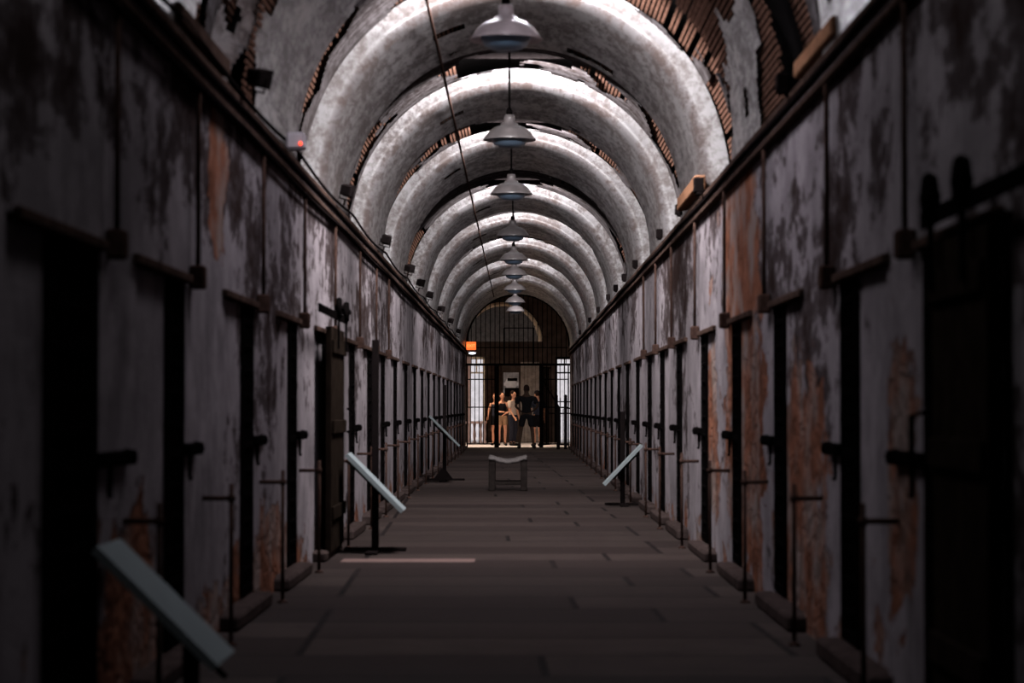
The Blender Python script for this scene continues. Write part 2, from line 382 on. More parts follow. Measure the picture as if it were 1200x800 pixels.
# inferred skylight frames, unseen from the camera; glowing panes stand in for sky
sk = MB(); pane = MB()
for k in range(3, 11):
    yc = RIBS[k]-1.15
    for dx in (-.56, .52): sk.box(CX+dx, CX+dx+.04, yc-.28, yc+.28, HC+RO-.0, HC+RO+.26)
    for dy in (-.28, .24): sk.box(CX-.56, CX+.56, yc+dy, yc+dy+.04, HC+RO+.01, HC+RO+.26)
    pane.box(CX-.52, CX+.52, yc-.24, yc+.24, HC+RO+.22, HC+RO+.24)
sk.build('skylight_frame', MAT['iron'], ceiling)
pane.build('skylight_glass', emis('skylight_glass', (.9, .94, 1), 1.5), ceiling)
# ------------------------------------------------------------------ cell doors
def cell_door():
    r = empty('cell_door', (0, 0, 0)); W, H = .51, DH-.11
    b = MB(); b.box(-.02, .0, 0, W, 0, H); b.build('panel', MAT['iron'], r)
    f = MB()
    for y in (0, W-.05): f.box(.0, .025, y, y+.05, 0, H)
    for z in (0, H-.05, H*.5): f.box(.0, .022, .05, W-.05, z, z+.05)
    f.build('frame', MAT['iron'], r)
    l = MB()
    for i in range(4): l.box(.001, .012, .09+i*.095, .12+i*.095, .05, H-.05)
    for i in range(11): l.box(.012, .020, .05, W-.05, .12+i*.14, .15+i*.14)
    for i in range(4):
        for j in range(11): l.ball((.021, .105+i*.095, .135+j*.14), .01, n=6)
    l.build('lattice', MAT['iron'], r)
    h = MB(); h.cbox(.0, .055, W-.03, W+.30, .83, .885, .008); h.lathe([(.0, -.04), (.028, -.04), (.034, -.02), (.028, .02), (0, .03)], (.045, W+.33, .857), 12, 'x')
    h.tube([(.03, W+.12, .84), (.03, W+.12, .74), (.04, W+.10, .72)], .012, 6)
    la = h.build('latch', MAT['iron'], r)
    return r
proto = cell_door()
first = True
for side in (-1, 1):
    for i, far in enumerate(DOORS):
        o = proto if first else copy_tree(proto); first = False
        o.location = (XL-.025 if side < 0 else XR+.025, far-(.515 if i else .935), .10)
        o.scale = (-1 if side > 0 else 1, 1 if i else 1.82, 1)
        s = 'left' if side < 0 else 'right'
        tag(o, ('%s black iron cell door set in the %s wall, counting from the front' % (ORD[i], s)) if i else 'nearest black iron cell door, at the front end of the %s wall' % s,
            'cell door', 'iron cell doors along the corridor')
# ------------------------------------------------------------------ sliding doors on rails
def sliding(side, y0, y1, label, z1=1.8, rail=2.0, proud=.07):
    x = (XL+proud) if side < 0 else (XR-proud); sg = -side
    r = empty('sliding_door', (x, y0, 0)); W = y1-y0
    b = MB(); n = 5
    for i in range(n): b.cbox(0, -sg*.045, W*i/n+.003, W*(i+1)/n-.003, .06, z1, .004)
    b.build('leaf', MAT['wood'], r)
    c = MB()
    for z in (.3, .95, z1-.2): c.cbox(0, sg*.02, .02, W-.02, z, z+.10, .004)
    c.build('cross_batten', MAT['wood'], r)
    t = MB(); t.cbox(sg*.005, sg*.02, -1.3, W+.12, z1+.06, z1+.12, .003); t.build('rail', MAT['iron'], r)
    for y in (W*.25, W*.85):
        q = MB(); q.lathe([(.02, -.02), (.075, -.02), (.085, 0), (.075, .02), (.02, .02)], (sg*.03, y, z1+.15), 16, 'x'); q.lathe([(0, -.035), (.02, -.03), (.02, .035), (0, .04)], (sg*.03, y, z1+.15), 8, 'x')
        a = q.build('roller', MAT['iron'], r)
        s = MB(); s.box(sg*.02, sg*.035, y-.03, y+.03, z1-.16, z1+.14); s.build('hanger_strap', MAT['iron'], r)
    h = MB(); h.tube([(sg*.03, W-.12, .95), (sg*.09, W-.12, .97), (sg*.09, W-.12, 1.12), (sg*.03, W-.12, 1.14)], .012, 6); h.build('handle', MAT['iron'], r)
    tag(r, label, 'sliding door')
sliding(1, 7.15, 8.1, 'dark wooden sliding door hung from a roller rail on the right wall, nearest the camera', 1.70)
sliding(-1, 18.0, 19.3, 'dark wooden sliding door hung from a roller rail on the left wall', 1.76, 2.0, .12)
# ------------------------------------------------------------------ guard posts
def post(side):
    r = empty('guard_post', (0, 0, 0)); sg = side
    b = MB(); b.tube([(0, 0, 0), (0, 0, .78)], .011, 8); b.build('upright', MAT['rust'], r)
    a = MB(); a.tube([(0, 0, .71), (sg*.145, 0, .71)], .012, 8); a.ball((0, 0, .71), .022); a.build('arm', MAT['rust'], r)
    f = MB(); f.lathe([(0, 0), (.03, 0), (.03, .008), (.014, .02), (0, .02)], (0, 0, 0), 10); f.build('foot', MAT['rust'], r)
    return r
for side in (-1, 1):
    pr = post(side)
    for i, d in enumerate(DOORS[:20]):
        o = pr if i == 0 else copy_tree(pr)
        dy = .15 + (.4 if i in (0, 1) else 0) + (.07*((i*7) % 3)) + (1.0 if i == 7 and side > 0 else 0)
        o.location = (XL+.14 if side < 0 else XR-.14, d+dy, 0)
        s = 'left' if side < 0 else 'right'
        tag(o, '%s thin rusty post with an arm beside the %s wall, counting from the front' % (ORD[i], s) if i else 'thin rusty post with an arm at the front end of the %s wall' % s,
            'post', 'thin guard posts by the cell doors')
# ------------------------------------------------------------------ conduits
def conduit(name, pts, r, mat, label, cat='pipe', group=None):
    b = MB(); b.tube(pts, r, 8); return tag(b.build(name, mat), label, cat, group)
conduit('conduit', [(-.69, y, HC+math.sqrt(RI**2-.66**2)-.045+.008*math.sin(y*1.3)) for y in lin(13.0, 66, .6)], .013, MAT['rust'],
        'long thin rusty conduit running down the vault left of the lamps')
for side in (-1, 1):
    x = XL+.035 if side < 0 else XR-.035; s = 'left' if side < 0 else 'right'
    for i, d in enumerate(DOORS[:8]):
        r = empty('wall_pipe', (x, d+.17, DH+.02))
        b = MB(); b.tube([(0, 0, .03), (0, 0, HC-.26-DH)], .012, 8); b.build('tube', MAT['rust'], r)
        q = MB(); q.cbox(-.035, .035, -.06, .06, -.06, .05, .01); q.build('junction_box', MAT['rust'], r)
        tag(r, '%s vertical rusty pipe with a box foot on the upper %s wall' % (ORD[i], s), 'pipe', 'vertical pipes between the cell doors')
    conduit('cable', [(x-side*.02, y, HC-.155-.02*abs(math.sin(y*.55+side))) for y in lin(2, GATE-1, .5)], .016, MAT['black'],
            'black cable running along the cornice of the %s wall' % s, 'cable')
conduit('cable', [(XL+.022, y, HC-.0-.05*abs(math.sin(y*.58))) for y in lin(6, 60, .4)], .011, MAT['black'], 'thin drooping black cable above the cornice on the left', 'cable')
conduit('cable', [(XL+.045, y, HC-.24-.03*abs(math.sin(y*.41+1))) for y in lin(4, 62, .4)], .014, MAT['black'], 'drooping black cable just below the left cornice', 'cable')
# ------------------------------------------------------------------ floodlights on the left cornice, boxes on the right
def flood():
    r = empty('floodlight', (0, 0, 0))
    b = MB(); b.add([(-.07,-.06,-.05),(.05,-.06,-.05),(.05,.09,-.07),(-.07,.09,-.07),(-.07,-.06,.05),(.05,-.06,.05),(.05,.09,.07),(-.07,.09,.07)],
                    [(0,3,2,1),(4,5,6,7),(0,1,5,4),(1,2,6,5),(2,3,7,6),(3,0,4,7)]); 
    for i in range(5): b.box(-.065, .045, -.085, -.06, -.045+i*.02, -.037+i*.02)
    b.build('housing', MAT['black'], r)
    k = MB(); k.tube([(-.085, 0, .0), (-.085, 0, -.10), (.065, 0, -.10), (.065, 0, 0)], .009, 6); k.tube([(-.01, 0, -.10), (-.01, 0, -.17)], .012, 6); k.build('bracket', MAT['black'], r)
    l = MB(); l.box(-.055, .035, .09, .096, -.055, .055); l.build('lens', MAT['glass'], r)
    return r
fl = flood()
for i, d in enumerate([12.8, 19.5, 25.2, 30.5, 34.0, 37.6, 43.0, 49.0, 55.5]):
    o = fl if i == 0 else copy_tree(fl)
    o.location = (XL+.135, d, HC+.02); o.scale = (.75, .75, .75); o.rotation_euler = (.0, .25, -.5+.2*(i % 3))
    tag(o, '%s black floodlight standing on the left cornice, counting from the front' % ORD[i], 'floodlight', 'floodlights on the left cornice')
r = empty('sensor', (XL+.10, 15.3, HC-.05)); b = MB(); b.cbox(-.06, .06, -.07, .07, -.05, .06, .015); b.build('case', MAT['grey_box'], r)
b = MB(); b.ball((.035, -.075, -.015), .011); b.build('indicator_light', emis('red_light', (1, .06, .02), 4), r)
tag(r, 'grey sensor box with a glowing red light on the left cornice', 'sensor')
b = MB(); b.cbox(-.035, .03, -.05, .05, -.045, .045, .006); b.cbox(-.02, .02, -.06, .06, -.06, -.045, .004); jb = b.build('junction_box', MAT['black'])
for i, d in enumerate([12.7, 18.6, 20.9, 23.8, 28.8, 31.8, 34.6, 37.5, 42.3, 47.3, 55.0]):
    o = jb if i == 0 else jb.copy()
    if i: COL.objects.link(o)
    o.location = (XR-.065, d, HC-.02); tag(o, '%s small black box on the right cornice, counting from the front' % ORD[i], 'box', 'black boxes on the right cornice')
    if i == 1:
        o.scale = (1.2, 1.2, 1.3)
b = MB(); b.cbox(XR-.09, XR+.0, 18.75, 20.8, HC-.04, HC+.075, .01); tag(b.build('timber_beam', MAT['raw_wood']), 'short length of bare brown timber lying on the right cornice', 'timber')
b = MB(); b.cbox(XR-.03, XR+.06, 11.0, 12.5, HC-.03, HC+.06, .01); tag(b.build('timber_beam', MAT['raw_wood']), 'broken bare timber on the right cornice at the top of the picture', 'timber')
b = MB(); b.cbox(XL-.06, XL+.03, 10.6, 12.4, HC-.03, HC+.06, .01); tag(b.build('timber_beam', MAT['timber']), 'dark bare timber on the left cornice at the top of the picture', 'timber')
# ------------------------------------------------------------------ pendant lamps
def lamp():
    r = empty('pendant_lamp', (0, 0, 0))           # origin at the rim plane
    b = MB(); b.lathe([(0, .235), (.045, .235), (.052, .20), (.05, .165), (.075, .155), (.085, .135), (.145, .115), (.195, .075), (.225, .03), (.25, .0), (.246, -.006),
                       (.215, .02), (.185, .062), (.14, .10), (.07, .125), (0, .13)], n=40); b.build('shade', MAT['enamel'], r)
    g = MB(); g.lathe([(0, -.075), (.09, -.07), (.145, -.045), (.168, 0), (.165, .05), (.12, .10), (0, .115)], n=32); g.build('glass_bowl', MAT['glass'], r)
    s = MB(); s.lathe([(0, .30), (.018, .30), (.03, .27), (.03, .235), (0, .235)], n=12); s.build('socket_cap', MAT['iron'], r)
    t = MB(); t.tube([(0, 0, .28), (0, 0, HC+RO-.05-3.65)], .0105, 8); t.build('rod', MAT['iron'], r)
    return r
lp = lamp(); pale = simple('lit_pink_enamel', (.55, .46, .47), .4, 0, .3, 7, .1); lit_glass = MAT['glass'].copy(); lit_glass.node_tree.nodes['Principled BSDF'].inputs['Base Color'].default_value = (.24, .38, .52, 1)
for i, d in enumerate(LAMPS):
    o = lp if i == 0 else copy_tree(lp)
    o.location = (-.088, d, 3.65); o.rotation_euler = (0, 0, i*.7)
    tag(o, ('%s white enamel pendant lamp hanging in the vault, counting from the front' % ORD[i]) if i else 'nearest pendant lamp, a pale dome with a bluish glass bowl at the top', 'pendant lamp', 'pendant lamps down the vault')
for ch in kids(lp):                      # stronger light on the nearest lamp is put into its pinkish colours
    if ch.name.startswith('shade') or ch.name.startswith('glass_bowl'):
        ch.data = ch.data.copy(); ch.data.materials[0] = pale if ch.name.startswith('shade') else lit_glass
# ------------------------------------------------------------------ information stands
def stand(name, y, side, top, bot, L, postz, base_w, label, yaw=0, gusset=False, px=None):
    """top/bot = (distance from centre line, height) of the panel's upper and lower edges"""
    r = empty(name, (0, y, 0)); (x1, z1), (x0, z0) = top, bot
    n = Vector((z1-z0, 0, x1-x0)).normalized(); n = Vector((-(z1-z0), 0, (x1-x0)))
    n.normalize()
    if n.z < 0: n = -n
    p = MB(); t = .032; v = []
    c = Vector(((x0+x1)/2, 0, 0))
    for (x, z) in (top, bot):
        for dy in (-L/2, L/2):
            q = Vector((x, dy, z)); e = Vector((q.x-c.x, q.y, 0)); ca, sa = math.cos(yaw), math.sin(yaw)
            e = Vector((e.x*ca-e.y*sa, e.x*sa+e.y*ca, 0)); q = Vector((c.x+e.x, e.y, z))
            v += [q, q-n*t]
    p.add(v, [(0,2,6,4),(1,5,7,3),(0,1,3,2),(4,6,7,5),(0,4,5,1),(2,3,7,6)])
    p.build('reading_panel', MAT['panel'], r)
    xp = px if px is not None else (x0*.45+x1*.55); zt = z0+(z1-z0)*((xp-x0)/(x1-x0))-t*1.3
    py = L/2+.05 if postz > zt else 0
    b = MB(); b.cbox(xp-.028, xp+.028, py-.028, py+.028, .03, postz if postz > zt else zt, .004); b.build('post', MAT['black'], r)
    k = MB(); k.cbox(min(x0, x1)+.05, max(x0, x1)-.05, -.03, -.0, (z0+z1)/2-.12, (z0+z1)/2-.10, .003)
    q = MB(); q.cbox(xp-base_w/2, xp+base_w/2, py-.05, py+.05, 0, .03, .008); q.cbox(xp-.05, xp+.05, -.30, .30, 0, .025, .008); q.build('base', MAT['black'], r)
    if gusset:
        g = MB(); g.add([(xp-.16,-.01,.03),(xp+.16,-.01,.03),(xp+.03,-.01,.2),(xp-.03,-.01,.2),(xp-.16,.01,.03),(xp+.16,.01,.03),(xp+.03,.01,.2),(xp-.03,.01,.2)],
                        [(0,1,2,3),(7,6,5,4),(0,4,5,1),(1,5,6,2),(2,6,7,3),(3,7,4,0)]); g.build('gusset', MAT['black'], r)
    a = MB(); d = Vector((x0-x1, 0, z0-z1)).normalized()
    m0 = Vector((xp, 0, zt)) - n*.01; a.tube([m0-d*.2-n*.012, m0+d*.2-n*.012], .012, 6); a.tube([m0-n*.012, m0-n*.012+Vector((0, py, 0))], .012, 6); a.build('bracket', MAT['black'], r)
    tag(r, label, 'information stand', 'information stands')
stand('information_stand', 8.7, -1, (-1.49, .66), (-1.06, .24), .50, 0, .3, 'large blurred information stand with a sloping grey panel at the front left', px=-1.19)
stand('information_stand', 18.9, -1, (-1.34, .79), (-.90, .345), .42, 1.69, .50, 'information stand with a tall black post and sloping grey panel on the left', px=-1.15)
stand('information_stand', 37.0, -1, (-1.37, 1.02), (-.92, .57), 1.2, 1.5, .64, 'information stand with a wide pale panel and braced foot on the far left', yaw=.05, gusset=True, px=-1.17)
stand('information_stand', 27.9, 1, (1.42, .72), (.98, .26), .35, 1.1, .42, 'information stand with a sloping panel seen edge-on by the right wall', px=1.22)
# ------------------------------------------------------------------ bench
r = empty('bench', (-.15, 32.9, 0))
for x in (-.22, .22):
    b = MB(); b.cbox(x-.045, x+.045, -.05, .05, 0, .42, .008); b.build('leg', MAT['bench'], r)
    b = MB(); b.cbox(x-.045, x+.045, .55, .65, 0, .42, .008); b.build('leg', MAT['bench'], r)
    b = MB(); b.cbox(x-.03, x+.03, .05, .55, .34, .41, .006); b.build('side_rail', MAT['bench'], r)
for y in (0, .6):
    b = MB(); b.cbox(-.18, .18, y-.02, y+.02, .08, .13, .006); b.build('stretcher', MAT['bench'], r)
b = MB()
for y in lin(-.06, .66, .048):
    b.tube([(x, y+.012*math.sin(x*60), .455-.055*math.cos(x/.26*PI/2)**1.5+.006*math.sin(x*50+y*30)) for x in lin(-.26, .26, .04)], .027, 8)
b.build('woven_seat', MAT['rope'], r)
tag(r, 'low wooden bench with a sagging woven seat standing in mid corridor', 'bench')
# ------------------------------------------------------------------ gate at the far end
gt = empty('barred_gate', (0, GATE, 0))
def bar(mb, x, z0, z1, r=.012, y=0): mb.tube([(x, y, z0), (x, y, z1)], r, 6)
b = MB()
HG = 2.37
xs = [-1.50+.136*i for i in range(22)]
for x in xs:
    d = RI**2-(x-CX)**2
    if d > .02: bar(b, x, HG, HC+math.sqrt(d)-.01, .011)
b.build('arch_bars', MAT['iron'], gt)
b = MB()
b.box(XL, XR, -.03, .03, HG-.03, HG+.035)
for z, a, c in ((2.86, -1.45, 1.40), (3.42, -.42, .45)): b.box(a, c, -.012, .012, z-.014, z+.014)
b.tube([vp(0, RI-.03, PI*i/48) for i in range(49)], .022, 6)
for x in (-.42, .42): bar(b, x, HG, 3.42, .022)
b.build('arch_frame', MAT['iron'], gt)
for nm, xa, xb in (('left', XL+.03, -.66), ('right', .66, XR-.03)):
    f = MB(); f.box(xa, xa+.04, -.02, .02, 0, HG); f.box(xb-.04, xb, -.02, .02, 0, HG)
    for z in (.10, 1.15, 1.95): f.box(xa, xb, -.014, .014, z-.016, z+.016)
    n = int((xb-xa)/.115)
    for i in range(1, n): bar(f, xa+(xb-xa)*i/n, .1, HG, .011)
    f.build('side_grille', MAT['iron'], gt)
for x in (-.62, .64):
    p_ = MB(); p_.cbox(x-.05, x+.05, -.05, .05, 0, HG, .006); p_.build('gate_post', MAT['iron'], gt)
lf = MB()                                            # open leaf swung back on the right
for i in range(7): bar(lf, .70+.03*i, .06, HG-.06, .012, .10+.15*i)
for z in (.08, 1.15, HG-.08): lf.tube([(.68, .06, z), (.92, 1.1, z)], .018, 6)
lf.build('gate_leaf', MAT['iron'], gt)
tag(gt, 'tall iron barred gate filling the arch at the far end', 'gate')
rl = empty('railing', (0, GATE-3.0, 0))
for x in (1.28, 1.08):
    b = MB(); b.cbox(x-.045, x+.045, -.045, .045, 0, 1.42 if x > 1.2 else 1.1, .006); b.ball((x, 0, 1.45 if x > 1.2 else 1.12), .05, n=8); b.build('post', MAT['black'], rl)
b = MB(); b.tube([(.75, 0, .98), (1.42, 0, .98)], .022, 6); b.tube([(1.04, 0, 1.3), (1.42, 0, 1.3)], .018, 6); b.tube([(1.04, 0, .12), (1.42, 0, .12)], .015, 6); b.build('rail', MAT['black'], rl)
tag(rl, 'low black railing with a capped post in front of the gate, right side', 'railing')
# exit sign and emergency light
def text_mesh(txt, size, mat, parent, loc, rot=(PI/2, 0, 0), name='lettering'):
    c = bpy.data.curves.new(name, 'FONT'); c.body = txt; c.size = size; c.extrude = .002; c.align_x = 'CENTER'; c.align_y = 'CENTER'
    t = bpy.data.objects.new(name, c); COL.objects.link(t)
    dg = bpy.context.evaluated_depsgraph_get(); me = bpy.data.meshes.new_from_object(t.evaluated_get(dg)); bpy.data.objects.remove(t)
    me.materials.clear(); me.materials.append(mat); o = bpy.data.objects.new(name, me); COL.objects.link(o); o.location = loc; o.rotation_euler = rot; o.parent = parent
    return o
r = empty('exit_sign', (-1.36, GATE-.35, 2.9))
b = MB(); b.cbox(-.14, .14, -.03, .03, -.115, .115, .008); b.build('case', emis('orange_sign', (1, .17, .03), 1.0), r)
text_mesh('EXIT', .115, emis('sign_letters', (1, .42, .12), 1.2), r, (0, -.034, 0))
b = MB(); b.box(-.14, -.1, .03, .30, -.02, .02); b.build('bracket', MAT['black'], r)
tag(r, 'small lit orange EXIT sign beside the gate arch on the left', 'sign')
r = empty('emergency_light', (-1.33, GATE-.35, 2.69))
b = MB(); b.cbox(-.12, .12, -.04, .04, .015, .05, .006); b.build('case', MAT['grey_box'], r)
b = MB(); b.ball((0, -.01, 0), .10, .05, .032, 14); b.build('diffuser', emis('cool_lamp', (.85, .88, 1), 3), r)
tag(r, 'small white emergency light just below the orange sign', 'light')
# ------------------------------------------------------------------ rotunda beyond the gate
MAT['rot'] = simple('brown_rotunda_plaster', (.07, .05, .042), .9, 0, .5, 3)
MAT['cream'] = simple('cream_plaster', (.85, .70, .52), .85, 0, .25, 4)
MAT['board'] = simple('tan_boards', (.30, .25, .22), .8, 0, .35, 8)
MAT['pave'] = simple('pale_paving', (.72, .64, .62), .85, 0, .15, 6)
MAT['ext'] = simple('white_exterior_wall', (.80, .77, .80), .9, 0, .25, 3)
BY = 78.0
def P(px, py, d=BY): s = F/d; return ((px-608)/s, EYE-(py-477)/s)
MB().box(-6, 6, GATE+.3, BY+.6, -.2, 0).build('floor', MAT['pave'], kind='structure').name = 'floor_rotunda'
bw = MB()
xa, xb = P(549, 0)[0], P(568, 0)[0]; xc, xd = P(651, 0)[0], P(672, 0)[0]; hd = P(0, 418)[1]
acx, acz = P(589, 400)[0], P(0, 400)[1]; ar = 42/(F/BY)
bw.box(-6, xa, BY, BY+.5, 0, 6.5); bw.box(xb, xc, BY, BY+.5, 0, hd); bw.box(xd, 6, BY, BY+.5, 0, 6.5)
bw.box(xa, xd, BY, BY+.5, hd, acz)
bw.box(xa, acx-ar, BY, BY+.5, acz, 6.5); bw.box(acx+ar, xd, BY, BY+.5, acz, 6.5)
n = 24
for i in range(n):
    t0, t1 = PI*i/n, PI*(i+1)/n
    x0, x1 = acx+ar*math.cos(t1), acx+ar*math.cos(t0); z0, z1 = acz+ar*math.sin(t1), acz+ar*math.sin(t0)
    bw.add([(x0, BY, z0), (x1, BY, z1), (x1, BY, 6.5), (x0, BY, 6.5), (x0, BY+.5, z0), (x1, BY+.5, z1), (x1, BY+.5, 6.5), (x0, BY+.5, 6.5)], [(0,1,2,3),(7,6,5,4),(0,4,5,1),(2,6,7,3)])
bw.build('wall_rotunda', MAT['rot'], kind='structure')
tr = MB(); tr.tube([(acx+(ar+.05)*math.cos(PI*i/32), BY-.03, acz+(ar+.05)*math.sin(PI*i/32)) for i in range(33)], .075, 6)
tr.build('trim_11', MAT['cream'], kind='structure')
MB().box(-6.3, -6, GATE-1, BY+.6, -.2, 6.5).build('wall_rotunda_left', MAT['rot'], kind='structure')
MB().box(6, 6.3, GATE-1, BY+.6, -.2, 6.5).build('wall_rotunda_right', MAT['rot'], kind='structure')
sw = MB(); sw.box(-6, XL-.02, GATE, GATE+.3, 0, 6.5); sw.box(XR+.02, 6, GATE, GATE+.3, 0, 6.5)
for i in range(24):
    t0, t1 = PI*i/24, PI*(i+1)/24; q = [vp(GATE, RI, t1), vp(GATE, RI, t0)]
    sw.add([(q[0][0], GATE+.0, q[0][2]), (q[1][0], GATE+.0, q[1][2]), (q[1][0], GATE, 6.5), (q[0][0], GATE, 6.5), (q[0][0], GATE+.3, q[0][2]), (q[1][0], GATE+.3, q[1][2]), (q[1][0], GATE+.3, 6.5), (q[0][0], GATE+.3, 6.5)], [(0,1,2,3),(7,6,5,4),(0,4,5,1),(2,6,7,3)])
sw.build('wall_gate', MAT['rot'], kind='structure')
MB().box(-6.3, 6.3, GATE-.5, BY+.6, 6.5, 6.7).build('ceiling_rotunda', MAT['void'], kind='structure')
MB().box(-3, 3, BY+2.6, BY+2.8, hd, 6.5).build('wall_inner', MAT['board'], kind='structure')
MB().box(-3, 3, BY+.5, BY+2.8, 6.5, 6.6).build('ceiling_inner', MAT['void'], kind='structure')
MB().box(-40, 40, BY+.6, BY+60, -.25, -.02).build('floor_yard', MAT['pave'], kind='structure')
MB().box(-20, 20, BY+14, BY+14.4, -.02, 6).build('wall_yard', MAT['ext'], kind='structure')
# boards flanking the poster, and the poster
b = MB()
x0, z1 = P(610, 424); x1, _ = P(632, 424)
for i in range(5): b.cbox(x0+(x1-x0)*i/5+.004, x0+(x1-x0)*(i+1)/5-.004, BY-.05, BY-.005, 0.02, z1, .004)
tag(b.build('board_screen', MAT['board']), 'tan vertical board screen standing on the rotunda wall', 'screen')
r = empty('dark_door', (0, BY-.04, 0)); b = MB(); x0, x1 = P(569, 0)[0], P(588, 0)[0]; b.cbox(x0, x1, -.03, .03, .01, 2.55, .01); b.build('leaf', MAT['timber'], r)
b = MB()
for z in (.3, 1.3): b.cbox(x0+.08, x1-.08, -.045, -.03, z, z+.85, .006)
b.build('raised_panel', MAT['timber'], r); tag(r, 'dark brown panelled door behind the group on the left', 'door')
r = empty('poster', (P(599, 0)[0], BY-.06, P(0, 450)[1]))
b = MB(); b.box(-.25, .25, -.012, .012, -.40, .38); b.build('sheet', simple('poster_grey', (.42, .42, .46), .6, 0, .5, 7, 0), r)
b = MB(); b.box(-.24, .24, -.018, -.012, -.05, .06); b.lathe([(0, -.004), (.2, -.004), (.2, 0), (0, 0)], (.0, -.016, .02), 24, 'y'); b.build('pale_band', simple('poster_white', (.8, .8, .85), .6, 0, .1, 7, 0), r)
b = MB(); b.box(-.21, .25, -.024, -.018, -.40, -.12); b.box(-.12, .2, -.024, -.020, .1, .2); b.build('dark_shape', MAT['black'], r)
tag(r, 'black and white poster hanging on the rotunda wall above the women', 'poster')
# furniture in the left doorway
MAT['pinkstone'] = simple('pink_stone', (.60, .44, .42), .8, 0, .3, 6)
r = empty('stone_table', (P(559, 0, 77)[0], 77, 0))
b = MB(); b.cbox(-.36, .30, -.2, .2, .62, .70, .01); b.build('top', MAT['pinkstone'], r)
for x in (-.28, -.08, .12, .25):
    b = MB(); b.lathe([(.05, 0), (.06, .04), (.03, .1), (.055, .25), (.03, .45), (.05, .6), (.05, .62)], (x, 0, 0), 12); b.build('baluster', MAT['pinkstone'], r)
tag(r, 'pinkish table on turned legs in the bright left doorway', 'table')
# window frames in the openings
for nm, xx0, xx1 in (('window_1', xa, xb), ('window_2', xc, xd)):
    f = MB(); f.box(xx0, xx0+.06, BY-.02, BY+.1, 0, hd); f.box(xx1-.06, xx1, BY-.02, BY+.1, 0, hd); f.box(xx0, xx1, BY-.02, BY+.1, hd-.08, hd); f.box(xx0, xx1, BY, BY+.06, 2.25, 2.3)
    f.box((xx0+xx1)/2-.02, (xx0+xx1)/2+.02, BY, BY+.06, 2.3, hd); f.build(nm, MAT['cream' if nm == 'window_1' else 'iron'], kind='structure')
b = MB(); b.cbox(P(547, 0)[0], P(552, 0)[0], BY-.4, BY-.1, 0, hd, .02); tag(b.build('stone_pillar', MAT['pinkstone']), 'pinkish stone pillar at the edge of the bright left doorway', 'pillar')
r = empty('stair_rail', (0, BY-.8, 0))
b = MB(); x0, x1 = P(640, 0)[0], P(651, 0)[0]
b.tube([(x0-.1, 0, 2.0), (x1+.1, 0, 1.15), (x1+.6, 0, 1.1)], .03, 6); b.build('handrail', MAT['black'], r)
b = MB()
for i in range(9): bar(b, x0+.09*i, 0, 1.9-.09*i if i < 6 else 1.1, .012)
b.build('spindles', MAT['black'], r); tag(r, 'dark stair railing in front of the bright right doorway', 'railing')

# ------------------------------------------------------------------ people
def skin_mesh(chains, name, voxel=None, sub=1, extra=None):
    """chains: list of [(pos, radius), ...]; first chain is the root"""
    vs, es, rs = [], [], []
    idx = {}
    for ch in chains:
        prev = None
        for (p, r) in ch:
            key = tuple(round(c, 4) for c in p)
            if key not in idx: idx[key] = len(vs); vs.append(p); rs.append(r)
            if prev is not None and (prev, idx[key]) not in es: es.append((prev, idx[key]))
            prev = idx[key]
    me = bpy.data.meshes.new(name); me.from_pydata(vs, es, [])
    o = bpy.data.objects.new(name, me); COL.objects.link(o); o.modifiers.new('s', 'SKIN')
    for i, r in enumerate(rs):
        r = (r, r) if isinstance(r, (int, float)) else r
        me.skin_vertices[0].data[i].radius = r
        me.skin_vertices[0].data[i].use_root = (i == 0)
    m = o.modifiers.new('u', 'SUBSURF'); m.levels = m.render_levels = sub
    dg = bpy.context.evaluated_depsgraph_get(); out = bpy.data.meshes.new_from_object(o.evaluated_get(dg)); bpy.data.objects.remove(o)
    if extra is not None:
        n = len(out.vertices); V = [v.co[:] for v in out.vertices]+[tuple(v) for v in extra.v]
        Fc = [tuple(p.vertices) for p in out.polygons]+[tuple(i+n for i in f) for f in extra.f]
        out = bpy.data.meshes.new(name); out.from_pydata(V, [], Fc)
    if voxel:
        o = bpy.data.objects.new(name, out); COL.objects.link(o)
        m = o.modifiers.new('r', 'REMESH'); m.mode = 'VOXEL'; m.voxel_size = voxel; m = o.modifiers.new('c', 'SMOOTH'); m.iterations = 2; m.factor = .4
        dg = bpy.context.evaluated_depsgraph_get(); out2 = bpy.data.meshes.new_from_object(o.evaluated_get(dg)); bpy.data.objects.remove(o); out = out2
    out.polygons.foreach_set('use_smooth', [True]*len(out.polygons))
    return out
